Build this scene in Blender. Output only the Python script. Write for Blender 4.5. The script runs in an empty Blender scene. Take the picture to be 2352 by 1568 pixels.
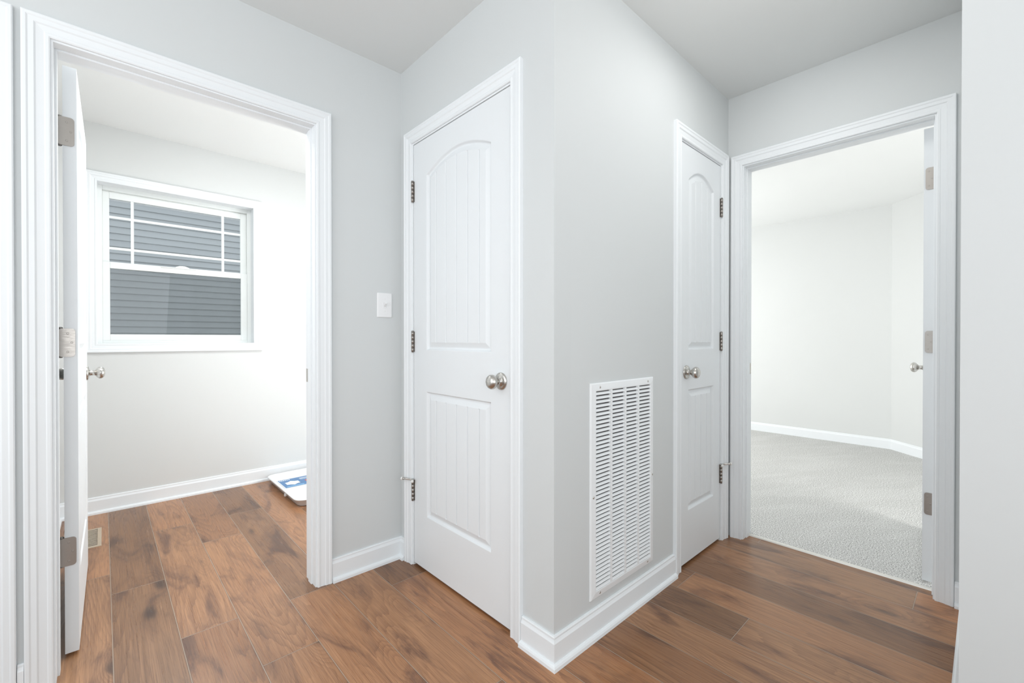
import bpy, bmesh, math, random
from mathutils import Vector, Matrix
random.seed(3)
ZOOM = None
S = bpy.context.scene
COL = S.collection
try:
    S.view_settings.view_transform = 'Standard'
    S.view_settings.look = 'None'
except Exception as e:
    print(e)

# ------------------------------------------------------------------ materials
def newmat(name):
    m = bpy.data.materials.new(name); m.use_nodes = True
    nt = m.node_tree
    b = nt.nodes['Principled BSDF']
    return m, nt, b

class NB:
    """small node-graph helper"""
    def __init__(s, nt): s.nt = nt; s.n = nt.nodes; s.l = nt.links
    def _set(s, sock, v):
        if hasattr(v, 'is_output') or isinstance(v, bpy.types.NodeSocket): s.l.new(v, sock)
        else: sock.default_value = v
    def math(s, op, a, b=None, c=None, clamp=False):
        n = s.n.new('ShaderNodeMath'); n.operation = op; n.use_clamp = clamp
        s._set(n.inputs[0], a)
        if b is not None: s._set(n.inputs[1], b)
        if c is not None: s._set(n.inputs[2], c)
        return n.outputs[0]
    def comb(s, x, y, z):
        n = s.n.new('ShaderNodeCombineXYZ')
        for i, v in enumerate((x, y, z)): s._set(n.inputs[i], v)
        return n.outputs[0]
    def noise(s, vec, scale=1.0, detail=2.0, rough=0.5, dist=0.0):
        n = s.n.new('ShaderNodeTexNoise')
        s._set(n.inputs['Vector'], vec)
        n.inputs['Scale'].default_value = scale; n.inputs['Detail'].default_value = detail
        n.inputs['Roughness'].default_value = rough; n.inputs['Distortion'].default_value = dist
        return n.outputs['Fac']
    def ramp(s, v, a, b, lo=0.0, hi=1.0):
        n = s.n.new('ShaderNodeMapRange'); n.interpolation_type = 'SMOOTHSTEP'
        s._set(n.inputs['Value'], v)
        n.inputs['From Min'].default_value = a; n.inputs['From Max'].default_value = b
        n.inputs['To Min'].default_value = lo; n.inputs['To Max'].default_value = hi
        return n.outputs['Result']
    def mix(s, f, a, b, mode='MIX'):
        n = s.n.new('ShaderNodeMix'); n.data_type = 'RGBA'; n.blend_type = mode
        s._set(n.inputs[0], f); s._set(n.inputs[6], a); s._set(n.inputs[7], b)
        return n.outputs[2]
    def obj(s):
        n = s.n.new('ShaderNodeTexCoord'); return n.outputs['Object']
    def sep(s, v):
        n = s.n.new('ShaderNodeSeparateXYZ'); s.l.new(v, n.inputs[0]); return n.outputs
    def bump(s, h, strength, dist, bsdf):
        n = s.n.new('ShaderNodeBump'); n.inputs['Strength'].default_value = strength
        n.inputs['Distance'].default_value = dist
        s.l.new(h, n.inputs['Height']); s.l.new(n.outputs[0], bsdf.inputs['Normal'])

def paint(name, col, rough=0.6, var=0.02, bscale=350, bstr=0.06, spec=0.4):
    m, nt, b = newmat(name); g = NB(nt)
    o = g.obj()
    n = g.noise(o, 1.3, 2)
    c1 = tuple(c*(1-var) for c in col)+(1,); c2 = tuple(min(1, c*(1+var)) for c in col)+(1,)
    g.l.new(g.mix(n, c1, c2), b.inputs['Base Color'])
    b.inputs['Roughness'].default_value = rough
    b.inputs['Specular IOR Level'].default_value = spec
    if bstr > 0:
        g.bump(g.noise(o, bscale, 2), bstr, 0.001, b)
    return m

def metal(name, col, rough, metallic=1.0):
    m, nt, b = newmat(name); g = NB(nt)
    o = g.obj(); x, y, z = g.sep(o)
    n = g.noise(g.comb(g.math('MULTIPLY', x, 60), g.math('MULTIPLY', y, 60), g.math('MULTIPLY', z, 900)), 1.0, 2)
    b.inputs['Base Color'].default_value = col+(1,)
    b.inputs['Metallic'].default_value = metallic
    g.l.new(g.ramp(n, 0.2, 0.8, rough*0.8, rough*1.25), b.inputs['Roughness'])
    return m

M_WALL = paint('wall_paint', (0.645, 0.670, 0.675), 0.62)
M_WALL_LIT = paint('wall_paint_lit', (0.68, 0.695, 0.69), 0.62)  # same wall paint, lightened in colour for the brighter light of the side rooms
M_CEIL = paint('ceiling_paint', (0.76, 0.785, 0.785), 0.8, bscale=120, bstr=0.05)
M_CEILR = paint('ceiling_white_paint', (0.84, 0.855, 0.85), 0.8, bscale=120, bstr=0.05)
M_TRIM = paint('trim_semigloss_white', (0.82, 0.85, 0.87), 0.55, var=0.004, bstr=0.0, spec=0.3)
M_DOOR = paint('door_paint_white', (0.79, 0.82, 0.84), 0.42, var=0.006, bscale=500, bstr=0.02)
M_PLASTIC = paint('white_plastic', (0.84, 0.85, 0.86), 0.35, var=0.005, bstr=0)
M_VINYL = paint('vinyl_white', (0.80, 0.83, 0.82), 0.4, var=0.005, bstr=0)
M_NICKEL = metal('satin_nickel', (0.56, 0.54, 0.51), 0.28)
M_HINGE = metal('hinge_nickel', (0.38, 0.355, 0.33), 0.34)
M_DARK = paint('duct_shade', (0.13, 0.13, 0.135), 0.8, bstr=0)  # duct shade behind louvers and slats, painted on flat dark sheets
M_GRILLE = paint('grille_enamel', (0.84, 0.865, 0.88), 0.35, var=0.005, bstr=0)
M_BRONZE = metal('register_tan_enamel', (0.50, 0.41, 0.31), 0.5, 0.0)
M_BLUE = paint('label_blue', (0.07, 0.20, 0.42), 0.4, bstr=0)
M_RED = paint('label_red', (0.65, 0.08, 0.05), 0.4, bstr=0)
M_PAPER = paint('label_paper', (0.85, 0.88, 0.9), 0.5, bstr=0)
M_CYAN = paint('label_light_blue', (0.25, 0.50, 0.74), 0.5, bstr=0)
M_RUBBER = paint('rubber_white', (0.8, 0.8, 0.78), 0.6, bstr=0)
M_STRIP = metal('threshold_strip', (0.75, 0.74, 0.70), 0.4, 0.5)
M_SIDING = paint('lap_siding_gray_blue', (0.47, 0.485, 0.50), 0.6, var=0.05, bscale=80, bstr=0.1)
M_GROUND = paint('yard_soil', (0.14, 0.13, 0.10), 0.9, var=0.3, bscale=20, bstr=0.4)

def glassmat():
    m, nt, b = newmat('window_glass'); nt.nodes.remove(b)
    out = nt.nodes['Material Output']
    t = nt.nodes.new('ShaderNodeBsdfTransparent'); t.inputs[0].default_value = (0.95, 0.97, 0.975, 1)
    gl = nt.nodes.new('ShaderNodeBsdfGlossy'); gl.inputs['Roughness'].default_value = 0.02
    fr = nt.nodes.new('ShaderNodeFresnel'); fr.inputs[0].default_value = 1.33
    mx = nt.nodes.new('ShaderNodeMixShader')
    nt.links.new(fr.outputs[0], mx.inputs[0]); nt.links.new(t.outputs[0], mx.inputs[1])
    nt.links.new(gl.outputs[0], mx.inputs[2]); nt.links.new(mx.outputs[0], out.inputs[0])
    return m
M_GLASS = glassmat()
def screenmat():
    m, nt, b = newmat('insect_screen_mesh'); 
    out = nt.nodes['Material Output']
    b.inputs['Base Color'].default_value = (0.14, 0.15, 0.15, 1); b.inputs['Roughness'].default_value = 0.8
    t = nt.nodes.new('ShaderNodeBsdfTransparent')
    mx = nt.nodes.new('ShaderNodeMixShader'); mx.inputs[0].default_value = 0.28
    nt.links.new(t.outputs[0], mx.inputs[1]); nt.links.new(b.outputs[0], mx.inputs[2])
    nt.links.new(mx.outputs[0], out.inputs[0])
    return m
M_SCREEN = screenmat()

def woodmat():
    m, nt, b = newmat('plank_floor_oak'); g = NB(nt)
    PW, PL, X0 = 0.184, 1.22, 0.0227
    x, y, z = g.sep(g.obj())
    u = g.math('DIVIDE', g.math('SUBTRACT', x, X0), PW)
    row = g.math('FLOOR', u); fu = g.math('SUBTRACT', u, row)
    wn = nt.nodes.new('ShaderNodeTexWhiteNoise'); wn.noise_dimensions = '1D'
    g.l.new(g.math('ADD', row, 7.3), wn.inputs['W'])
    v = g.math('ADD', g.math('DIVIDE', y, PL), wn.outputs['Value'])
    colm = g.math('FLOOR', v); fv = g.math('SUBTRACT', v, colm)
    w2 = nt.nodes.new('ShaderNodeTexWhiteNoise'); w2.noise_dimensions = '3D'
    g.l.new(g.comb(row, colm, 4.7), w2.inputs['Vector'])
    rr, rg, rb = g.sep(w2.outputs['Color'])
    rid = g.math('MULTIPLY', rr, 61.0)
    xo = g.math('ADD', x, g.math('MULTIPLY', rg, 9.0)); yo = g.math('ADD', y, g.math('MULTIPLY', rb, 17.0))
    # knots
    vor = nt.nodes.new('ShaderNodeTexVoronoi'); vor.feature = 'F1'
    vor.inputs['Scale'].default_value = 1.0; vor.inputs['Randomness'].default_value = 1.0
    g.l.new(g.comb(g.math('MULTIPLY', xo, 5.0), g.math('MULTIPLY', yo, 1.9), rid), vor.inputs['Vector'])
    kd = vor.outputs['Distance']
    kn = g.ramp(kd, 0.0, 0.40, 1.0, 0.0)
    # cathedral rings
    n1 = g.noise(g.comb(g.math('MULTIPLY', xo, 4.6), g.math('MULTIPLY', yo, 0.50), rid), 1.0, 1.0, 0.4, 0.15)
    wob = g.noise(g.comb(g.math('MULTIPLY', xo, 55), g.math('MULTIPLY', yo, 3.0), rid), 1.0, 3)
    field = g.math('ADD', g.math('ADD', g.math('MULTIPLY', n1, 30.0), g.math('MULTIPLY', kn, 6.0)), g.math('MULTIPLY', wob, 1.1))
    rings = g.math('FRACT', field)
    rings = g.math('POWER', rings, 2.0)
    rmask = g.ramp(g.noise(g.comb(g.math('MULTIPLY', xo, 6), g.math('MULTIPLY', yo, 1.3), g.math('ADD', rid, 5.0)), 1.0, 2), 0.35, 0.62, 0.15, 1.0)
    # fibres
    fib = g.noise(g.comb(g.math('MULTIPLY', xo, 130), g.math('MULTIPLY', yo, 1.9), rid), 1.0, 5, 0.72)
    fib2 = g.noise(g.comb(g.math('MULTIPLY', xo, 400), g.math('MULTIPLY', yo, 7.0), rid), 1.0, 3, 0.65)
    blot = g.noise(g.comb(g.math('MULTIPLY', xo, 8.0), g.math('MULTIPLY', yo, 2.2), rid), 1.0, 5, 0.60, 1.0)
    blf = g.math('ADD', blot, g.math('MULTIPLY', g.math('SUBTRACT', fib, 0.5), 0.28))
    bl = g.ramp(blf, 0.49, 0.72)
    base = g.mix(rb, (0.335, 0.150, 0.064, 1), (0.262, 0.134, 0.064, 1))
    c = g.mix(g.ramp(fib, 0.42, 0.64, 0.0, 0.60), base, (0.415, 0.216, 0.104, 1))
    c = g.mix(g.math('MULTIPLY', g.math('MULTIPLY', rings, rmask), 0.52), c, (0.122, 0.050, 0.024, 1))
    c = g.mix(g.ramp(fib2, 0.48, 0.66, 0.0, 0.50), c, (0.132, 0.056, 0.028, 1))
    c = g.mix(g.math('MULTIPLY', bl, 0.76), c, (0.072, 0.030, 0.020, 1))
    kk = g.math('MULTIPLY', g.ramp(kd, 0.03, 0.16, 1.0, 0.0), g.ramp(blot, 0.42, 0.55))
    c = g.mix(g.math('MULTIPLY', kk, 0.8), c, (0.040, 0.018, 0.012, 1))
    hv = nt.nodes.new('ShaderNodeHueSaturation'); g.l.new(c, hv.inputs['Color'])
    g.l.new(g.ramp(rg, 0, 1, 0.80, 1.28), hv.inputs['Value'])
    hv.inputs['Saturation'].default_value = 0.98
    c = hv.outputs['Color']
    du = g.math('MULTIPLY', g.math('MINIMUM', fu, g.math('SUBTRACT', 1.0, fu)), PW)
    dv = g.math('MULTIPLY', g.math('MINIMUM', fv, g.math('SUBTRACT', 1.0, fv)), PL)
    d = g.math('MINIMUM', du, dv)
    edge = g.ramp(d, 0.0016, 0.0040, 0.40, 0.0)
    c = g.mix(edge, c, (0.07, 0.034, 0.022, 1))
    seam = g.ramp(d, 0.0008, 0.0017, 1.0, 0.0)
    c = g.mix(g.math('MULTIPLY', seam, 0.75), c, (0.42, 0.33, 0.25, 1))  # bevel reflection painted as a pale line along the plank seams
    g.l.new(c, b.inputs['Base Color'])
    g.l.new(g.ramp(fib, 0.3, 0.7, 0.26, 0.38), b.inputs['Roughness'])
    b.inputs['Specular IOR Level'].default_value = 0.5
    h = g.math('SUBTRACT', g.math('ADD', g.math('MULTIPLY', fib, 0.25), g.math('MULTIPLY', rings, -0.1)), seam)
    g.bump(h, 0.2, 0.0010, b)
    return m
M_WOOD = woodmat()

def carpetmat():
    m, nt, b = newmat('carpet_greige'); g = NB(nt)
    o = g.obj()
    x, y, z = g.sep(o)
    n = g.noise(o, 170, 3, 0.75)
    n3 = g.noise(g.comb(g.math('MULTIPLY', x, 1.6), g.math('MULTIPLY', g.math('ADD', y, g.math('MULTIPLY', x, 0.5)), 5.0), z), 1.0, 3, 0.55, 0.5)
    c = g.mix(g.ramp(n, 0.36, 0.62), (0.26, 0.26, 0.25, 1), (0.80, 0.80, 0.785, 1))
    c = g.mix(g.ramp(n3, 0.46, 0.62, 0.0, 0.10), c, (0.86, 0.86, 0.85, 1))
    g.l.new(c, b.inputs['Base Color']); b.inputs['Roughness'].default_value = 0.95
    b.inputs['Specular IOR Level'].default_value = 0.1
    g.bump(n, 0.5, 0.005, b)
    return m
M_CARPET = carpetmat()

# ------------------------------------------------------------------ mesh helpers
def box(bm, p, q, mi=0):
    lo = [min(a, b) for a, b in zip(p, q)]; hi = [max(a, b) for a, b in zip(p, q)]
    v = [bm.verts.new((x, y, z)) for z in (lo[2], hi[2]) for y in (lo[1], hi[1]) for x in (lo[0], hi[0])]
    for f in ((0,2,3,1),(4,5,7,6),(0,1,5,4),(2,6,7,3),(0,4,6,2),(1,3,7,5)):
        fc = bm.faces.new([v[i] for i in f]); fc.material_index = mi

def lathe(bm, prof, origin, axis, seg=32, mi=0, smooth=True):
    """prof: list of (dist along axis, radius)"""
    ax = Vector(axis).normalized(); o = Vector(origin)
    t = Vector((0, 0, 1)) if abs(ax.z) < 0.9 else Vector((1, 0, 0))
    e1 = ax.cross(t).normalized(); e2 = ax.cross(e1)
    rings = []
    for d, r in prof:
        if r < 1e-6: rings.append([bm.verts.new(o+ax*d)])
        else: rings.append([bm.verts.new(o+ax*d+(e1*math.cos(2*math.pi*i/seg)+e2*math.sin(2*math.pi*i/seg))*r) for i in range(seg)])
    for a, b in zip(rings, rings[1:]):
        for i in range(seg):
            j = (i+1) % seg
            if len(a) == 1 and len(b) == 1: continue
            if len(a) == 1: f = bm.faces.new((a[0], b[i], b[j]))
            elif len(b) == 1: f = bm.faces.new((a[i], b[0], a[j]))
            else: f = bm.faces.new((a[i], b[i], b[j], a[j]))
            f.smooth = smooth; f.material_index = mi

def prism(bm, pts, fn, d0, d1, mi=0):
    """pts 2D polygon, fn(a,b,d)->xyz"""
    A = [bm.verts.new(fn(a, b, d0)) for a, b in pts]; B = [bm.verts.new(fn(a, b, d1)) for a, b in pts]
    n = len(pts)
    bm.faces.new(A).material_index = mi; bm.faces.new(B[::-1]).material_index = mi
    for i in range(n):
        j = (i+1) % n; bm.faces.new((A[i], B[i], B[j], A[j])).material_index = mi

def rrect(x0, y0, x1, y1, r, k=6):
    pts = []
    for cx, cy, a0 in ((x1-r, y1-r, 0), (x0+r, y1-r, 90), (x0+r, y0+r, 180), (x1-r, y0+r, 270)):
        for i in range(k+1):
            a = math.radians(a0+90*i/k); pts.append((cx+r*math.cos(a), cy+r*math.sin(a)))
    return pts

def finish(bm, name, mats, parent=None, origin=None, bevel=0, recalc=True, smooth_angle=None):
    if recalc: bmesh.ops.recalc_face_normals(bm, faces=bm.faces[:])
    if origin is None:
        xs = [v.co.x for v in bm.verts]; ys = [v.co.y for v in bm.verts]; zs = [v.co.z for v in bm.verts]
        origin = Vector(((min(xs)+max(xs))/2, (min(ys)+max(ys))/2, min(zs)))
    origin = Vector(origin)
    bmesh.ops.translate(bm, verts=bm.verts[:], vec=-origin)
    me = bpy.data.meshes.new(name); bm.to_mesh(me); bm.free()
    if not isinstance(mats, (list, tuple)): mats = [mats]
    for m in mats: me.materials.append(m)
    ob = bpy.data.objects.new(name, me); COL.objects.link(ob)
    ob.location = origin
    if parent is not None: ob.parent = parent
    if bevel > 0:
        md = ob.modifiers.new('bevel', 'BEVEL'); md.width = bevel; md.segments = 2; md.limit_method = 'ANGLE'
    return ob

def struct(ob, label, cat):
    ob['kind'] = 'structure'; ob['label'] = label; ob['category'] = cat; return ob
def thing(ob, label, cat):
    ob['label'] = label; ob['category'] = cat; return ob
def empty(name, loc):
    e = bpy.data.objects.new(name, None); e.location = loc; e.empty_display_size = 0.1; COL.objects.link(e); return e

# ------------------------------------------------------------------ dimensions
XB, YC, YA, XD = 1.11, 0.987, 2.019, 2.572
XE, YE = 1.60, 0.0448
CE = 2.44
WT = 0.115
YW = 3.82
OT = 2.043       # opening top
# openings (jamb inner faces)
A0, A1 = -0.112, 0.688
B0, B1 = 1.202, 1.900
C0, C1 = 2.009, 2.471
D0, D1 = 0.150, 0.905
N0, N1 = -1.027, -0.265
mapA = lambda a, d, z: (a, YA+d, z)
mapB = lambda a, d, z: (XB+d, a, z)
mapC = lambda a, d, z: (a, YC+d, z)
mapD = lambda a, d, z: (XD+d, a, z)
mapW = lambda a, d, z: (a, YW+d, z)
JT = 0.018

def wall(name, mp, a0, a1, openings, depth, label, z1=CE, mat=None):
    bm = bmesh.new(); a = a0
    for o0, o1, zb, zt in sorted(openings):
        if o0-JT > a: box(bm, mp(a, 0, 0), mp(o0-JT, depth, z1))
        box(bm, mp(o0-JT, 0, zt+JT), mp(o1+JT, depth, z1))
        if zb > 0: box(bm, mp(o0-JT, 0, 0), mp(o1+JT, depth, zb-JT))
        a = o1+JT
    box(bm, mp(a, 0, 0), mp(a1, depth, z1))
    return struct(finish(bm, name, mat or M_WALL), label, 'wall')

wall('wall_north', mapA, -1.6, XD, [(A0, A1, 0, OT), (N0, N1, 0, OT)], WT, 'light gray painted hallway wall with cased door openings')
wall('wall_west_closet', mapB, YC, YA, [(B0, B1, 0, OT)], 0.09, 'light gray painted closet wall around a white door')
wall('wall_south_closet', mapC, XB+0.09, XD, [(C0, C1, 0, OT)], 0.09, 'light gray painted wall holding the return air grille')
wall('wall_east', mapD, -2.6, 3.95, [(D0, D1, 0, OT)], WT, 'light gray painted wall at the carpeted bedroom opening', z1=2.46)
bm = bmesh.new(); box(bm, (XE, -2.6, 0), (XD, YE, CE))
struct(finish(bm, 'wall_south', M_WALL), 'plain light gray painted wall end beside the hallway', 'wall')
bm = bmesh.new(); box(bm, (-3.1, -3.0, 0), (-3.0, -0.9, CE))  # unseen wall added to block some light from the wall end
struct(finish(bm, 'wall_west_blocker', M_WALL), 'unseen light gray wall added to block light on the wall end', 'wall')
# laundry
WX0, WX1, WZ0, WZ1 = -0.023, 0.847, 1.072, 2.098
wall('wall_north_laundry', mapW, -0.31, XD, [(WX0, WX1, WZ0, WZ1)], 0.13, 'light gray laundry wall, colour lightened for the brighter room light, with a double-hung window', z1=2.46, mat=M_WALL_LIT)
bm = bmesh.new(); box(bm, (-0.31, YA+WT, 0), (-0.21, YW, 2.46))
struct(finish(bm, 'wall_west_laundry', M_WALL_LIT), 'light gray laundry side wall, colour lightened for the brighter room light, behind the open door', 'wall')
# bedroom walls
bm = bmesh.new()
for (p, q) in (((5.75, 3.6), (5.75, 0.64)), ((5.75, 0.64), (3.61, -1.5)), ((3.61, -1.5), (2.687, -1.5)), ((2.687, 3.6), (5.75, 3.6))):
    d = (Vector(q)-Vector(p)).normalized(); n = Vector((-d.y, d.x))*0.1
    P = [Vector(p), Vector(q), Vector(q)+n, Vector(p)+n]
    lo = [bm.verts.new((v.x, v.y, 0)) for v in P]; hi = [bm.verts.new((v.x, v.y, CE)) for v in P]
    bm.faces.new(lo); bm.faces.new(hi)
    for i in range(4):
        j = (i+1) % 4; bm.faces.new((lo[i], lo[j], hi[j], hi[i]))
struct(finish(bm, 'wall_bedroom', M_WALL_LIT), 'light gray bedroom walls, colour lightened for the brighter room light, with a slanted corner section', 'wall')

# floors & ceilings
bm = bmesh.new(); box(bm, (-3.0, -3.0, -0.05), (2.660, YW+0.13, 0.0))
struct(finish(bm, 'floor', M_WOOD, origin=(0, 0, 0)), 'warm brown oak plank floor with knots and fine seams', 'floor')
bm = bmesh.new(); box(bm, (2.664, -1.6, -0.05), (5.95, 3.7, 0.006))
struct(finish(bm, 'floor_bedroom', M_CARPET, origin=(0, 0, 0)), 'light greige cut pile bedroom carpet', 'carpet')
bm = bmesh.new(); prism(bm, [(-0.012, 0.0), (-0.009, 0.006), (0.0, 0.009), (0.006, 0.007), (0.008, 0.0)], lambda a, b, d: (2.660+a, d, b), D0, D1)
struct(finish(bm, 'trim_threshold', M_STRIP), 'thin pale threshold strip between plank floor and carpet', 'threshold')
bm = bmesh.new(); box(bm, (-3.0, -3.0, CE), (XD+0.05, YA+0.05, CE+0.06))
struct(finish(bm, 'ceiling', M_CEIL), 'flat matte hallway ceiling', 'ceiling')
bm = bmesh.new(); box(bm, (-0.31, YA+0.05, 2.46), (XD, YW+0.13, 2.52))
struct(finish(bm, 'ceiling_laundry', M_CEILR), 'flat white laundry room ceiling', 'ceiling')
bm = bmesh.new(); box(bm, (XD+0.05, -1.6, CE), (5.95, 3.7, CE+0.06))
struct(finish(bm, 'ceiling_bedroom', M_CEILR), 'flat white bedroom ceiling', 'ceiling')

# ------------------------------------------------------------------ casings
CPROF = [(0, 0.0), (0, .008), (.003, .0105), (.010, .0105), (.013, .0090), (.030, .0110), (.034, .0145),
         (.046, .0145), (.050, .0172), (.057, .0172), (.060, .0150), (.060, 0)]
def sweep_casing(bm, mp, a0, a1, z1, width, z0=None):
    k = width/0.060
    rows = []
    for w, t in CPROF:
        w *= k
        if z0 is None: pts = [(a0-w, 0.0), (a0-w, z1+w), (a1+w, z1+w), (a1+w, 0.0)]
        else: pts = [(a0-w, z0-w), (a0-w, z1+w), (a1+w, z1+w), (a1+w, z0-w)]
        rows.append([bm.verts.new(mp(a, -t, z)) for a, z in pts])
    for r, s in zip(rows, rows[1:]):
        for i in range(3 if z0 is None else 4):
            j = (i+1) % 4
            bm.faces.new((r[i], r[j], s[j], s[i]))

def casing(name, mp, a0, a1, width, depth, stop, label, strike=None, h=0.011):
    bm = bmesh.new()
    sweep_casing(bm, mp, a0-0.006, a1+0.006, OT+0.006, width)
    # jambs
    e = 0.0005
    box(bm, mp(a0-JT+e, -0.001, 0), mp(a0, depth+.002, OT)); box(bm, mp(a1, -0.001, 0), mp(a1+JT-e, depth+.002, OT))
    box(bm, mp(a0-JT+e, -0.001, OT), mp(a1+JT-e, depth+.002, OT+JT-e))
    s0, s1 = stop
    box(bm, mp(a0, s0, 0), mp(a0+h, s1, OT)); box(bm, mp(a1-h, s0, 0), mp(a1, s1, OT)); box(bm, mp(a0+h, s0, OT-h), mp(a1-h, s1, OT))
    ob = finish(bm, name, M_TRIM)
    struct(ob, label, 'door frame')
    if strike:
        a, d, s = strike
        bm = bmesh.new()
        box(bm, mp(a, d-.013, .905), mp(a+s*.0015, d+.016, .965))
        st = finish(bm, 'strike_plate', M_NICKEL); st.location = Vector(st.location)-ob.location; st.parent = ob
    return ob
casing('trim_1', mapA, A0, A1, .062, WT, (.040, .076), 'white profiled door casing around laundry opening', (A1, .096, -1), h=.006)
casing('trim_2', mapB, B0, B1, .060, .09, (.040, .075), 'white profiled door casing around closet door')
casing('trim_3', mapC, C0, C1, .064, .09, (.040, .075), 'white profiled casing around narrow closet door')
casing('trim_4', mapD, D0, D1, .058, WT, (.040, .076), 'white profiled door casing around bedroom opening', (D1, .096, -1), h=.006)
casing('trim_5', mapA, N0, N1+.063-.060, .060, WT, (.040, .076), 'white profiled casing of neighbouring hallway door')

# ------------------------------------------------------------------ baseboards
BP = [(0.0, .104), (.006, .104), (.0085, .1), (.0085, .094), (.0105, .089), (.0135, .083), (.0135, .020), (.0175, .0195), (.022, .0165), (.0255, .011), (.0265, 0.0)]
def baseboard(name, path, side, label, shoe=True, endcap=True):
    P = [Vector(p) for p in path]; N = []
    for a, b in zip(P, P[1:]):
        d = (b-a).normalized(); N.append(Vector((-d.y, d.x)) if side == 'L' else Vector((d.y, -d.x)))
    M = []
    for i in range(len(P)):
        if i == 0: M.append(N[0])
        elif i == len(P)-1: M.append(N[-1])
        else: M.append((N[i-1]+N[i])/(1+N[i-1].dot(N[i])))
    prof = BP if shoe else BP[:6]+[(.0135, 0.0)]
    bm = bmesh.new()
    rows = [[bm.verts.new(((P[i]+M[i]*t).x, (P[i]+M[i]*t).y, z)) for i in range(len(P))] for t, z in prof]
    for r, s in zip(rows, rows[1:]):
        for i in range(len(P)-1): bm.faces.new((r[i], r[i+1], s[i+1], s[i]))
    for e in (0, len(P)-1):
        w = bm.verts.new((P[e].x, P[e].y, 0)); bm.faces.new([r[e] for r in rows]+[w])
    return struct(finish(bm, name, M_TRIM), label, 'baseboard')
baseboard('baseboard_north', [(A1+.069, YA), (XB, YA), (XB, B1+.067)], 'R', 'white baseboard with shoe molding below light switch')
baseboard('baseboard_closet', [(XB, B0-.067), (XB, YC), (C0-.071, YC)], 'R', 'white baseboard wrapping the outside wall corner')
baseboard('baseboard_west', [(-.1945, YA), (A0-.069, YA)], 'R', 'short white baseboard piece between door casings')
baseboard('baseboard_south', [(XE, -2.6), (XE, YE), (XD, YE), (XD, D0-.065)], 'L', 'white baseboard around plain wall end')
baseboard('baseboard_laundry', [(-.21, YA+WT), (-.21, YW), (XD, YW)], 'R', 'white baseboard along laundry walls')
baseboard('baseboard_bedroom', [(5.75, 3.6), (5.75, .64), (3.61, -1.5)], 'R', 'white baseboard above greige carpet', shoe=False)

# ------------------------------------------------------------------ doors
DT = 0.035
def door_height(u, z, W, P):
    """depth of the moulded surface below the stile face"""
    def prof(s, g):
        if s <= 0: return 0.0
        def ss(t): t = max(0, min(1, t)); return t*t*(3-2*t)
        if s < .008: return -.011*ss(s/.008)
        if s < .014: return -.011
        if s < .036: return -.011+.009*((s-.014)/.022)
        d = -.0020
        for gg in P['grooves']:
            k = abs(u-gg)
            if k < .0045: d -= .0075*(1-k/.0045)
        return d
    u0, u1 = P['u0'], P['u1']; uc = (u0+u1)/2; hw = (u1-u0)/2
    if u <= u0 or u >= u1: return 0.0
    if z < 0.95:
        s = min(u-u0, u1-u, z-.250, .840-z)
    else:
        zt = P['zs']+(P['zp']-P['zs'])*math.cos((u-uc)/hw*math.pi/2)**0.9
        s = min(u-u0, u1-u, z-1.035, (zt-z)*.93)
    return prof(s, None)

def frange(a, b, st):
    n = max(1, int(round((b-a)/st))); return [a+(b-a)*i/n for i in range(n)]

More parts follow.
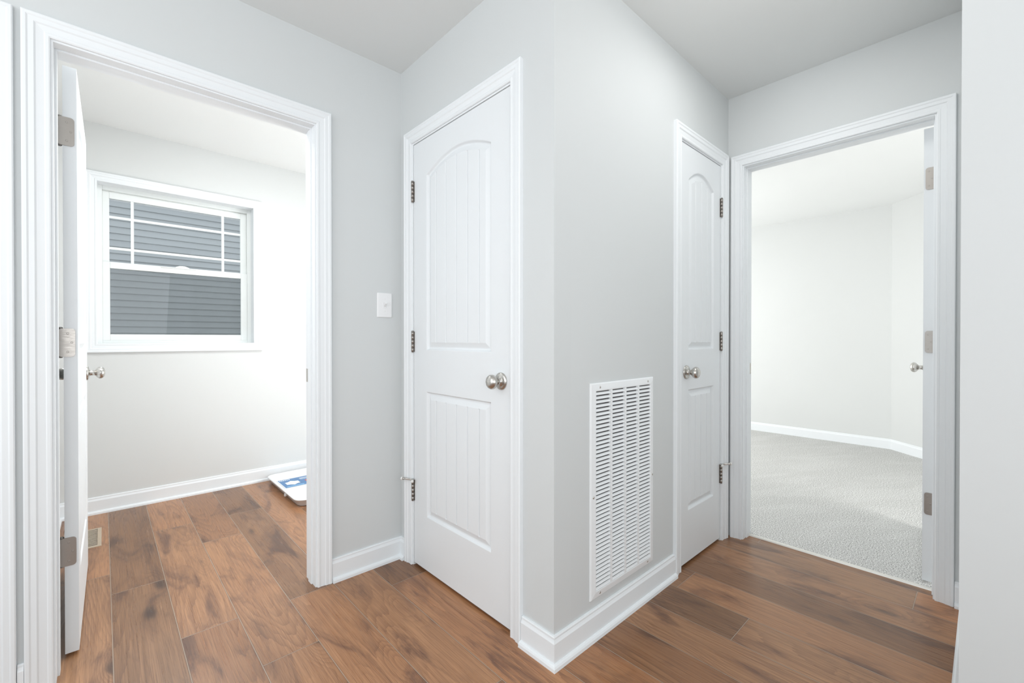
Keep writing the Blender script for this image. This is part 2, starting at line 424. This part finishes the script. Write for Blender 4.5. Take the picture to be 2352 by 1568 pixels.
def make_door(name, W, H, stile, ngro, gsp, label, knob_u, hinge, both, closed, origin, theta, zs=1.855, zp=1.918, knob=True, doorstop=False):
    P = {'u0': stile, 'u1': W-stile, 'zs': zs, 'zp': zp}
    uc = W/2
    P['grooves'] = [uc+(i-(ngro-1)/2)*gsp for i in range(ngro)]
    fine = [(stile-.002, stile+.042), (W-stile-.042, W-stile+.002)]+[(g-.006, g+.006) for g in P['grooves']]
    us = set([0, W, .003, W-.003])
    for a, b in fine:
        for v in frange(a, b, .0015)+[b]: us.add(round(v, 5))
    for v in frange(stile, W-stile, .006): 
        if all(abs(v-k) > .0012 for k in us): us.add(round(v, 5))
    us = sorted(us)
    zz = [0, .1]+frange(.248, .292, .0015)+[.292]+frange(.30, .79, .09)+frange(.798, .842, .0015)+[.842, .93]+frange(1.033, 1.077, .0015)+[1.077]
    zz += frange(1.09, zs-.045, .1)+frange(zs-.045, zp+.004, .002)+[zp+.004, 1.97, H]
    bm = bmesh.new()
    for side in (0, 1):
        grid = [[bm.verts.new((u, -door_height(u, z, W, P) if side == 0 else DT+door_height(u, z, W, P), z)) for u in us] for z in zz]
        for j in range(len(zz)-1):
            for i in range(len(us)-1):
                q = (grid[j][i], grid[j][i+1], grid[j+1][i+1], grid[j+1][i])
                f = bm.faces.new(q if side == 0 else q[::-1]); f.smooth = True
    def q4(*pts): bm.faces.new([bm.verts.new(p) for p in pts])
    q4((0, 0, 0), (0, 0, H), (0, DT, H), (0, DT, 0)); q4((W, 0, 0), (W, DT, 0), (W, DT, H), (W, 0, H))
    q4((0, 0, 0), (0, DT, 0), (W, DT, 0), (W, 0, 0)); q4((0, 0, H), (W, 0, H), (W, DT, H), (0, DT, H))
    ob = finish(bm, name, M_DOOR, origin=(0, 0, 0), recalc=False)
    ob.location = origin; ob.rotation_euler = (0, 0, math.radians(theta))
    struct(ob, label, 'door')
    kz = 0.940-origin[2]
    KP = [(0, .0335), (.003, .0335), (.006, .031), (.0085, .024), (.010, .0145), (.016, .0115), (.026, .0115), (.031, .016), (.037, .0235),
          (.044, .0275), (.051, .0275), (.057, .0245), (.062, .018), (.0645, .009), (.065, 0)]
    if knob:
        for sd in ((0, 1) if both else (0,)):
            bm = bmesh.new()
            lathe(bm, KP, (knob_u, 0 if sd == 0 else DT, kz), (0, -1 if sd == 0 else 1, 0), 40)
            finish(bm, 'door_knob', M_NICKEL, parent=ob)['label'] = 'round satin nickel door knob'
        lu = 0 if knob_u < W/2 else W
        s = -1 if lu == 0 else 1
        bm = bmesh.new(); box(bm, (lu, .006, kz-.028), (lu+s*.0012, .029, kz+.028))
        if both: box(bm, (lu, .011, kz-.008), (lu+s*.009, .024, kz+.008))
        finish(bm, 'latch_plate', M_NICKEL, parent=ob)
    hz = [1.815-origin[2], 1.088-origin[2], .365-origin[2]]
    hu = 0 if hinge == 'lo' else W
    hs = -1 if hinge == 'lo' else 1
    for z in hz:
        bm = bmesh.new()
        back = theta > 45
        if closed:
            bx, by = hu+hs*.0015, -.0075
        else:
            bx, by = (hu+.0045, DT+.0072) if back else (hu+.0045, -.0072)
        hh = .098
        kh = hh/5
        for k in range(5):
            lathe(bm, [(0, 0), (0, .0066), (kh-.0006, .0066), (kh-.0006, 0)], (bx, by, z-hh/2+k*kh), (0, 0, 1), 16)
        lathe(bm, [(0, .0035), (.0015, .0058), (.004, .0058), (.006, .003), (.006, 0)], (bx, by, z+hh/2-.0012), (0, 0, 1), 16)
        lathe(bm, [(0, .0035), (.0015, .0052), (.003, .004), (.004, 0)], (bx, by, z-hh/2), (0, 0, -1), 16)
        if closed:
            box(bm, (bx-.0085, -.0025, z-hh/2), (bx+.0085, -.0003, z+hh/2))
            finish(bm, 'hinge', M_HINGE, parent=ob)
        else:
            # leaf on the door's hinge edge, wrapping over the barrel
            yy0, yy1 = (.006, DT+.0125) if back else (-.0125, DT-.006)
            pts = rrect(yy0, z-hh/2, yy1, z+hh/2, .010, 5)
            prism(bm, pts, lambda a, b, d: (d, a, b), -.0027, -.0002)
            hg = finish(bm, 'hinge', M_HINGE, parent=ob)
            cy = (.006+DT)/2 if back else (DT-.006)/2
            for (dy, dz) in ((.004, .032), (-.006, 0), (.004, -.032)):
                bm = bmesh.new()
                lathe(bm, [(0, .0034), (.0006, .0034), (.0009, .0026), (.0006, .0012), (.0006, 0)], (-.0027, cy+dy, z+dz), (-1, 0, 0), 14)
                sc = finish(bm, 'screw', M_HINGE); sc.location = Vector(sc.location)-hg.location; sc.parent = hg
    if doorstop:
        z = hz[2]+.052
        bm = bmesh.new()
        bx = hu+hs*.0015
        lathe(bm, [(0, 0), (0, .009), (.004, .009), (.004, 0)], (bx, -.0075, z-.002), (0, 0, 1), 18)
        d = Vector((hs*.052, -.030, 0)); L = d.length
        lathe(bm, [(0, .0042), (L-.012, .0042), (L-.012, .007), (L-.006, .007), (L-.006, .0042), (L-.004, .0042)], (bx, -.0075, z), d, 14)
        d2 = Vector((-hs*.022, -.016, 0)); L2 = d2.length
        lathe(bm, [(0, .0035), (L2, .0035), (L2, 0)], (bx, -.0075, z), d2, 14)
        st = finish(bm, 'door_stop', M_NICKEL, parent=ob); st['label'] = 'hinge pin door stop with white rubber tip'
        bm = bmesh.new()
        lathe(bm, [(-.004, 0), (-.004, .0075), (.002, .0085), (.005, .006), (.006, 0)], Vector((bx, -.0075, z))+d, d, 16)
        lathe(bm, [(-.001, 0), (-.001, .007), (.004, .007), (.006, .004), (.006, 0)], Vector((bx, -.0075, z))+d2, d2, 16)
        t = finish(bm, 'rubber_tip', M_RUBBER); t.location = Vector(t.location)-st.location; t.parent = st
    return ob

make_door('door_1', .792, 2.028, .115, 5, .10, 'white molded panel door standing open into laundry', .792-.062, 'lo', True, False, (-.0635, 2.160, .012), 89.4)
make_door('door_2', B1-B0-.006, 2.026, .112, 5, .078, 'white two-panel arch top plank closet door', B1-B0-.006-.052, 'lo', False, True, (XB+.002, B1-.003, .014), -90, doorstop=True)
make_door('door_3', C1-C0-.006, 2.026, .082, 3, .066, 'narrow white arch top plank closet door', .060, 'hi', False, True, (C0+.003, YC+.002, .014), 0, doorstop=True, zs=1.865, zp=1.925)
make_door('door_4', .752, 2.022, .115, 5, .09, 'white molded panel door standing open over carpet', .752-.062, 'lo', True, False, (2.702, .158, .018), 3.2)
make_door('door_5', N1-N0-.003, 2.026, .115, 5, .09, 'white closed hallway door next to laundry opening', .06, 'lo', False, True, (N0+.0025, YA+.002, .014), 0, knob=True)

# ------------------------------------------------------------------ window
bm = bmesh.new()
sweep_casing(bm, mapW, WX0, WX1, WZ1, .057, z0=WZ0)
for a, b in (((WX0-JT+.001, -.001, WZ0-JT+.001), (WX0, .08, WZ1+JT-.001)), ((WX1, -.001, WZ0-JT+.001), (WX1+JT-.001, .08, WZ1+JT-.001)),
             ((WX0, -.001, WZ1), (WX1, .08, WZ1+JT-.001)), ((WX0, -.001, WZ0-JT+.001), (WX1, .08, WZ0))):
    box(bm, mapW(*a), mapW(*b))
struct(finish(bm, 'trim_6', M_TRIM), 'white profiled window casing and jamb', 'window frame')

def ringbox(bm, x0, x1, z0, z1, wl, wr, wt, wb, y0, y1):
    box(bm, (x0, y0, z0), (x0+wl, y1, z1)); box(bm, (x1-wr, y0, z0), (x1, y1, z1))
    box(bm, (x0+wl, y0, z1-wt), (x1-wr, y1, z1)); box(bm, (x0+wl, y0, z0), (x1-wr, y1, z0+wb))
bm = bmesh.new()
ringbox(bm, WX0-.010, WX1+.010, WZ0-.010, WZ1+.010, .034, .034, .036, .030, YW+.08, YW+.125)
win = finish(bm, 'window_1', M_VINYL, bevel=.002)
struct(win, 'white vinyl double-hung window with prairie grille', 'window')
def wchild(bm, name, mat, par=win, bevel=0):
    o = finish(bm, name, mat, bevel=bevel); w = o.location.copy()
    pl = par.location.copy()
    if par.parent: pl += par.parent.location
    o.location = w-pl; o.parent = par; return o
fx0, fx1, fz0, fz1 = WX0+.024, WX1-.024, WZ0+.020, WZ1-.026
MZ = 1.575
bm = bmesh.new(); ringbox(bm, fx0, fx1, MZ-.01, fz1, .034, .040, .046, .045, YW+.106, YW+.122)
us_ = wchild(bm, 'upper_sash', M_VINYL, bevel=.002)
bm = bmesh.new(); ringbox(bm, fx0, fx1, fz0, MZ+.030, .036, .042, .040, .040, YW+.086, YW+.1045)
box(bm, (.30, YW+.078, MZ+.024), (.50, YW+.088, MZ+.030))
ls_ = wchild(bm, 'lower_sash', M_VINYL, bevel=.002)
bm = bmesh.new()
for x in (.150, .668): box(bm, (x-.008, YW+.109, MZ+.03), (x+.008, YW+.117, fz1-.04))
for z in (1.700, 1.905): box(bm, (fx0+.03, YW+.1095, z-.008), (fx1-.03, YW+.1165, z+.008))
wchild(bm, 'window_grille', M_VINYL)
bm = bmesh.new(); box(bm, (fx0+.03, YW+.1125, MZ+.02), (fx1-.03, YW+.1135, fz1-.04)); wchild(bm, 'glass_pane', M_GLASS)
bm = bmesh.new(); box(bm, (fx0+.03, YW+.0945, fz0+.03), (fx1-.03, YW+.0955, MZ-.002)); wchild(bm, 'glass_pane', M_GLASS)
bm = bmesh.new(); box(bm, (fx0+.005, YW+.1235, fz0), (fx1-.005, YW+.124, MZ)); wchild(bm, 'insect_screen', M_SCREEN)
bm = bmesh.new()
prism(bm, [(.375, MZ+.030), (.465, MZ+.030), (.455, MZ+.038), (.435, MZ+.046), (.405, MZ+.046), (.385, MZ+.038)], lambda a, b, d: (a, d, b), YW+.088, YW+.102)
wchild(bm, 'sash_lock', M_VINYL, bevel=.002)

# ------------------------------------------------------------------ outside
bm = bmesh.new()
lap = .085; zc = -1.2
while zc < 5.2:
    pts = [(0.0, zc), (-.018, zc), (-.019, zc+.005), (-.004, zc+lap), (0.0, zc+lap)]
    prism(bm, pts, lambda a, b, d: (d, 7.6+a, b), -6.0, 8.0)
    zc += lap
box(bm, (-6, 7.6, -1.2), (8, 7.8, 5.2))
hs = finish(bm, 'neighbor_house', M_SIDING); thing(hs, 'neighbouring house wall with gray-blue horizontal lap siding', 'house')
bm = bmesh.new(); box(bm, (-8, YW+.13, -1.3), (10, 14, -1.2))
struct(finish(bm, 'ground', M_GROUND), 'bare yard ground between the houses', 'ground')

# ------------------------------------------------------------------ return air grille
GX0, GX1, GZ0, GZ1 = 1.304, 1.749, .138, .937
g0 = empty('return_air_grille', ((GX0+GX1)/2, YC, GZ0)); thing(g0, 'tall white louvered return air grille screwed to wall', 'vent')
GO = Vector(g0.location)
def gl(x, y, z): return (x-GO.x, y-GO.y, z-GO.z)
bm = bmesh.new()
prof = [(0, 0), (0, .003), (.004, .0065), (.024, .0095), (.028, .0095), (.030, .0075), (.030, .001)]
rows = []
for w, t in prof:
    rows.append([bm.verts.new(gl(x, YC-t, z)) for x, z in ((GX0+w, GZ0+w), (GX1-w, GZ0+w), (GX1-w, GZ1-w), (GX0+w, GZ1-w))])
for r, s in zip(rows, rows[1:]):
    for i in range(4): bm.faces.new((r[i], r[(i+1) % 4], s[(i+1) % 4], s[i]))
ix0, ix1 = GX0+.030, GX1-.030; iz0, iz1 = GZ0+.030, GZ1-.030
cw = (ix1-ix0)/4
for k in (1, 2, 3):
    xx = ix0+cw*k; box(bm, gl(xx-.0065, YC-.0095, iz0), gl(xx+.0065, YC-.001, iz1))
finish(bm, 'frame', M_GRILLE, parent=g0)
bm = bmesh.new()
NL = 48; pitch = (iz1-iz0)/NL
for i in range(NL):
    z = iz0+pitch*i
    prism(bm, [(-.0095, z+.0015), (-.0102, z+.0022), (-.0052, z+pitch*.69), (-.0044, z+pitch*.69)], lambda a, b, d: gl(d, YC+a+.001, b), ix0, ix1)
finish(bm, 'louvers', M_GRILLE, parent=g0)
bm = bmesh.new(); box(bm, gl(ix0, YC-.0013, iz0), gl(ix1, YC-.0003, iz1)); finish(bm, 'dark_backing', M_DARK, parent=g0)
for x, z in ((GX0+.055, GZ1-.016), (GX1-.05, GZ1-.016), (GX0+.015, (GZ0+GZ1)/2-.02), (GX1-.012, (GZ0+GZ1)/2-.02), (GX0+.055, GZ0+.016), (GX1-.05, GZ0+.016)):
    bm = bmesh.new(); lathe(bm, [(0, .005), (.001, .0048), (.0025, .003), (.003, 0)], gl(x, YC-.0075, z), (0, -1, 0), 14)
    finish(bm, 'screw', M_NICKEL, parent=g0)

# ------------------------------------------------------------------ light switch
sx, sz = 1.017, 1.267
sw = empty('light_switch', (sx, YA, sz-.06)); thing(sw, 'white toggle light switch plate on gray wall', 'light switch')
bm = bmesh.new()
o = rrect(-.0385, 0.0, .0385, .120, .004, 3); i_ = rrect(-.0355, .003, .0355, .117, .003, 3)
A = [bm.verts.new((x, 0, z)) for x, z in o]; B = [bm.verts.new((x, -.004, z)) for x, z in o]; C = [bm.verts.new((x, -.0065, z)) for x, z in i_]
for p, q in ((A, B), (B, C)):
    for i in range(len(p)): bm.faces.new((p[i], p[(i+1) % len(p)], q[(i+1) % len(p)], q[i]))
bm.faces.new(C)
finish(bm, 'switch_plate', M_PLASTIC, parent=sw)
bm = bmesh.new()
ringbox(bm, -.0085, .0085, .046, .074, .002, .002, .002, .002, -.0082, -.0062)
prism(bm, [(-.006, .049), (-.0085, .054), (-.020, .067), (-.019, .073), (-.006, .072)], lambda a, b, d: (d, a, b), -.0050, .0050)
finish(bm, 'toggle', M_PLASTIC, parent=sw, bevel=.0006)
for z in (.030, .090):
    bm = bmesh.new(); lathe(bm, [(0, .0032), (.0006, .003), (.001, 0)], (0, -.0064, z), (0, -1, 0), 14); finish(bm, 'screw', M_PLASTIC, parent=sw)

# ------------------------------------------------------------------ washer drain pan
PX0, PX1, PY0, PY1 = .915, 1.62, 3.03, 3.775
pcx, pcy = (PX0+PX1)/2, (PY0+PY1)/2
bm = bmesh.new()
def loop(off, z, r):
    return [bm.verts.new((x, y, z)) for x, y in rrect(PX0-pcx+off, PY0-pcy+off, PX1-pcx-off, PY1-pcy-off, r, 8)]
Ls = [loop(.030, 0, .045), loop(.026, .003, .048), loop(.010, .040, .06), loop(.001, .043, .066), loop(0, .047, .067), loop(.002, .050, .066), loop(.012, .050, .058),
      loop(.016, .047, .055), loop(.034, .010, .040), loop(.040, .006, .036)]
for p, q in zip(Ls, Ls[1:]):
    for i in range(len(p)):
        f = bm.faces.new((p[i], p[(i+1) % len(p)], q[(i+1) % len(p)], q[i])); f.smooth = True
bm.faces.new(Ls[0][::-1]); bm.faces.new(Ls[-1])
pan = finish(bm, 'washer_drain_pan', M_PLASTIC, origin=(0, 0, 0)); pan.location = (pcx, pcy, 0.0005)
thing(pan, 'shallow white plastic washer drain pan on plank floor', 'tray')
bm = bmesh.new()
lathe(bm, [(0, .012), (.010, .012), (.010, .008), (.002, .008)], (PX0-pcx+.014, -.10, .022), (-1, 0, 0), 20)
finish(bm, 'drain_outlet', M_PLASTIC, parent=pan)
lab = bmesh.new(); lx, ly, lz = .975-pcx, 3.48-pcy, .0075
def lb(x0, y0, x1, y1, dz, mi): box(lab, (lx+x0, ly+y0, lz), (lx+x1, ly+y1, lz+dz), mi)
lb(0, 0, .33, .23, .0012, 0)                      # paper sheet
lb(.006, .006, .33, .222, .0016, 1)               # blue field
lb(.17, .080, .33, .120, .0018, 2)                # red band
lb(.17, .006, .33, .072, .0018, 0)
for kx in range(6): lb(.012+kx*.013, .195, .021+kx*.013, .210, .0018, 0)
prism(lab, [(lx+.08+.055*math.cos(t*.524)*(1 if t % 2 else .82), ly+.105+.055*math.sin(t*.524)*(1 if t % 2 else .75)) for t in range(12)], lambda a, b, d: (a, b, d), lz, lz+.002, 0)
lb(.15, .180, .30, .190, .002, 0); lb(.15, .155, .26, .163, .002, 0); lb(.18, .050, .28, .058, .002, 1); lb(.18, .028, .24, .036, .002, 1); lb(.02, .02, .14, .036, .002, 3)
finish(lab, 'sticker', [M_PAPER, M_BLUE, M_RED, M_CYAN], parent=pan)['label'] = 'blue, white and red product sticker'

# ------------------------------------------------------------------ floor register
RX0, RX1, RY0, RY1 = -.135, -.008, 3.205, 3.515
reg = empty('floor_register', ((RX0+RX1)/2, (RY0+RY1)/2, 0)); thing(reg, 'tan metal louvered floor register set in plank floor', 'vent')
hx, hy = (RX1-RX0)/2, (RY1-RY0)/2
bm = bmesh.new()
rows = [[bm.verts.new((sx_*(hx-w), sy_*(hy-w), t)) for sx_, sy_ in ((-1, -1), (1, -1), (1, 1), (-1, 1))] for w, t in ((0, 0.0003), (.002, .003), (.016, .004), (.018, .001))]
for r, s in zip(rows, rows[1:]):
    for i in range(4): bm.faces.new((r[i], r[(i+1) % 4], s[(i+1) % 4], s[i]))
n = 12
for i in range(n+1):
    y = -hy+.018+(2*hy-.036)*i/n; box(bm, (-hx+.018, y-.0046, .001), (hx-.018, y+.0046, .0035))
box(bm, (-.003, -hy+.018, .001), (.003, hy-.018, .0035))
finish(bm, 'frame', M_BRONZE, parent=reg)
bm = bmesh.new(); box(bm, (-hx+.016, -hy+.016, .0003), (hx-.016, hy-.016, .0009)); finish(bm, 'dark_backing', M_DARK, parent=reg)

# ------------------------------------------------------------------ lights
def area(name, loc, target, sx_, sy_, power, col=(1, 1, 1)):
    l = bpy.data.lights.new(name, 'AREA'); l.shape = 'RECTANGLE'; l.size = sx_; l.size_y = sy_; l.energy = power; l.color = col
    o = bpy.data.objects.new(name, l); COL.objects.link(o); o.location = loc
    o.rotation_euler = (Vector(target)-Vector(loc)).to_track_quat('-Z', 'Y').to_euler(); return o
area('bedroom_window_light', (3.9, 3.5, 1.3), (4.2, 0, 1.2), 2.0, 1.6, 62, (1.0, 0.99, 0.975))
area('bedroom_side_fill', (3.1, -1.35, 1.3), (5.0, 1.6, 1.5), 1.2, 1.4, 44, (1.0, 0.99, 0.975))  # added fill opposite the window light, evens out the bedroom walls
area('laundry_top_fill', (.75, 2.50, 2.43), (.75, 2.72, 0), 1.6, .5, 19, (.99, 1, 1))  # added overhead fill for the laundry, no fixture there
area('laundry_side_fill', (2.2, 2.35, .8), (.0, 3.82, .3), .9, 1.2, 17, (.99, 1, 1))  # added low fill for the darker lower laundry wall
area('laundry_bounce_fill', (2.1, 2.5, .9), (.6, 2.9, 2.46), .8, .8, 16, (.99, 1, 1))  # added upward fill to whiten the laundry ceiling
area('laundry_window_daylight', (.4, YW+1.0, 2.9), (.4, 2.6, .3), 1.2, .8, 55, (.95, .98, 1))
area('living_room_light', (-1.3, 1.0, 1.6), (1.1, 1.2, 1.3), 1.2, 1.6, 14, (.95, .98, 1))
area('living_side_fill', (.2, -1.9, 1.5), (1.7, .9, 1.2), 1.5, 1.5, 12, (.96, .985, 1))  # added fill that lifts the gray right part of the hall
area('ceiling_bounce_fill', (-.9, -.9, 1.3), (-.2, -.2, 2.44), 1.2, 1.2, 27, (.97, .985, 1))  # added upward fill that brightens the hall ceiling
area('hall_top_fill', (1.85, .48, 2.42), (1.95, .45, 0), .35, .35, 3.2, (1, .985, .96))  # added downward fill for the right hallway, extra to the hall lamp
p = bpy.data.lights.new('hall_lamp', 'POINT'); p.energy = 2.4; p.shadow_soft_size = .12; p.color = (1, .98, .95)
po = bpy.data.objects.new('hall_lamp', p); po.location = (1.55, .35, 2.25); COL.objects.link(po)

w = bpy.data.worlds.new('world'); S.world = w; w.use_nodes = True
bg = w.node_tree.nodes['Background']; bg.inputs[0].default_value = (.90, .96, 1, 1); bg.inputs[1].default_value = 1.27

# ------------------------------------------------------------------ camera
cam = bpy.data.cameras.new('camera'); co = bpy.data.objects.new('camera', cam); COL.objects.link(co)
cam.sensor_width = 36; cam.sensor_fit = 'HORIZONTAL'; cam.lens = 36*1012/2352; cam.clip_start = .02
co.location = (0, 0, 1.10); co.rotation_euler = (math.radians(89.7), 0, math.radians(-42.9))
S.camera = co
if ZOOM:
    k, cx, cy = ZOOM
    cam.lens *= k; cam.shift_x = k*(cx-.5); cam.shift_y = k*(.5-cy)*1568/2352
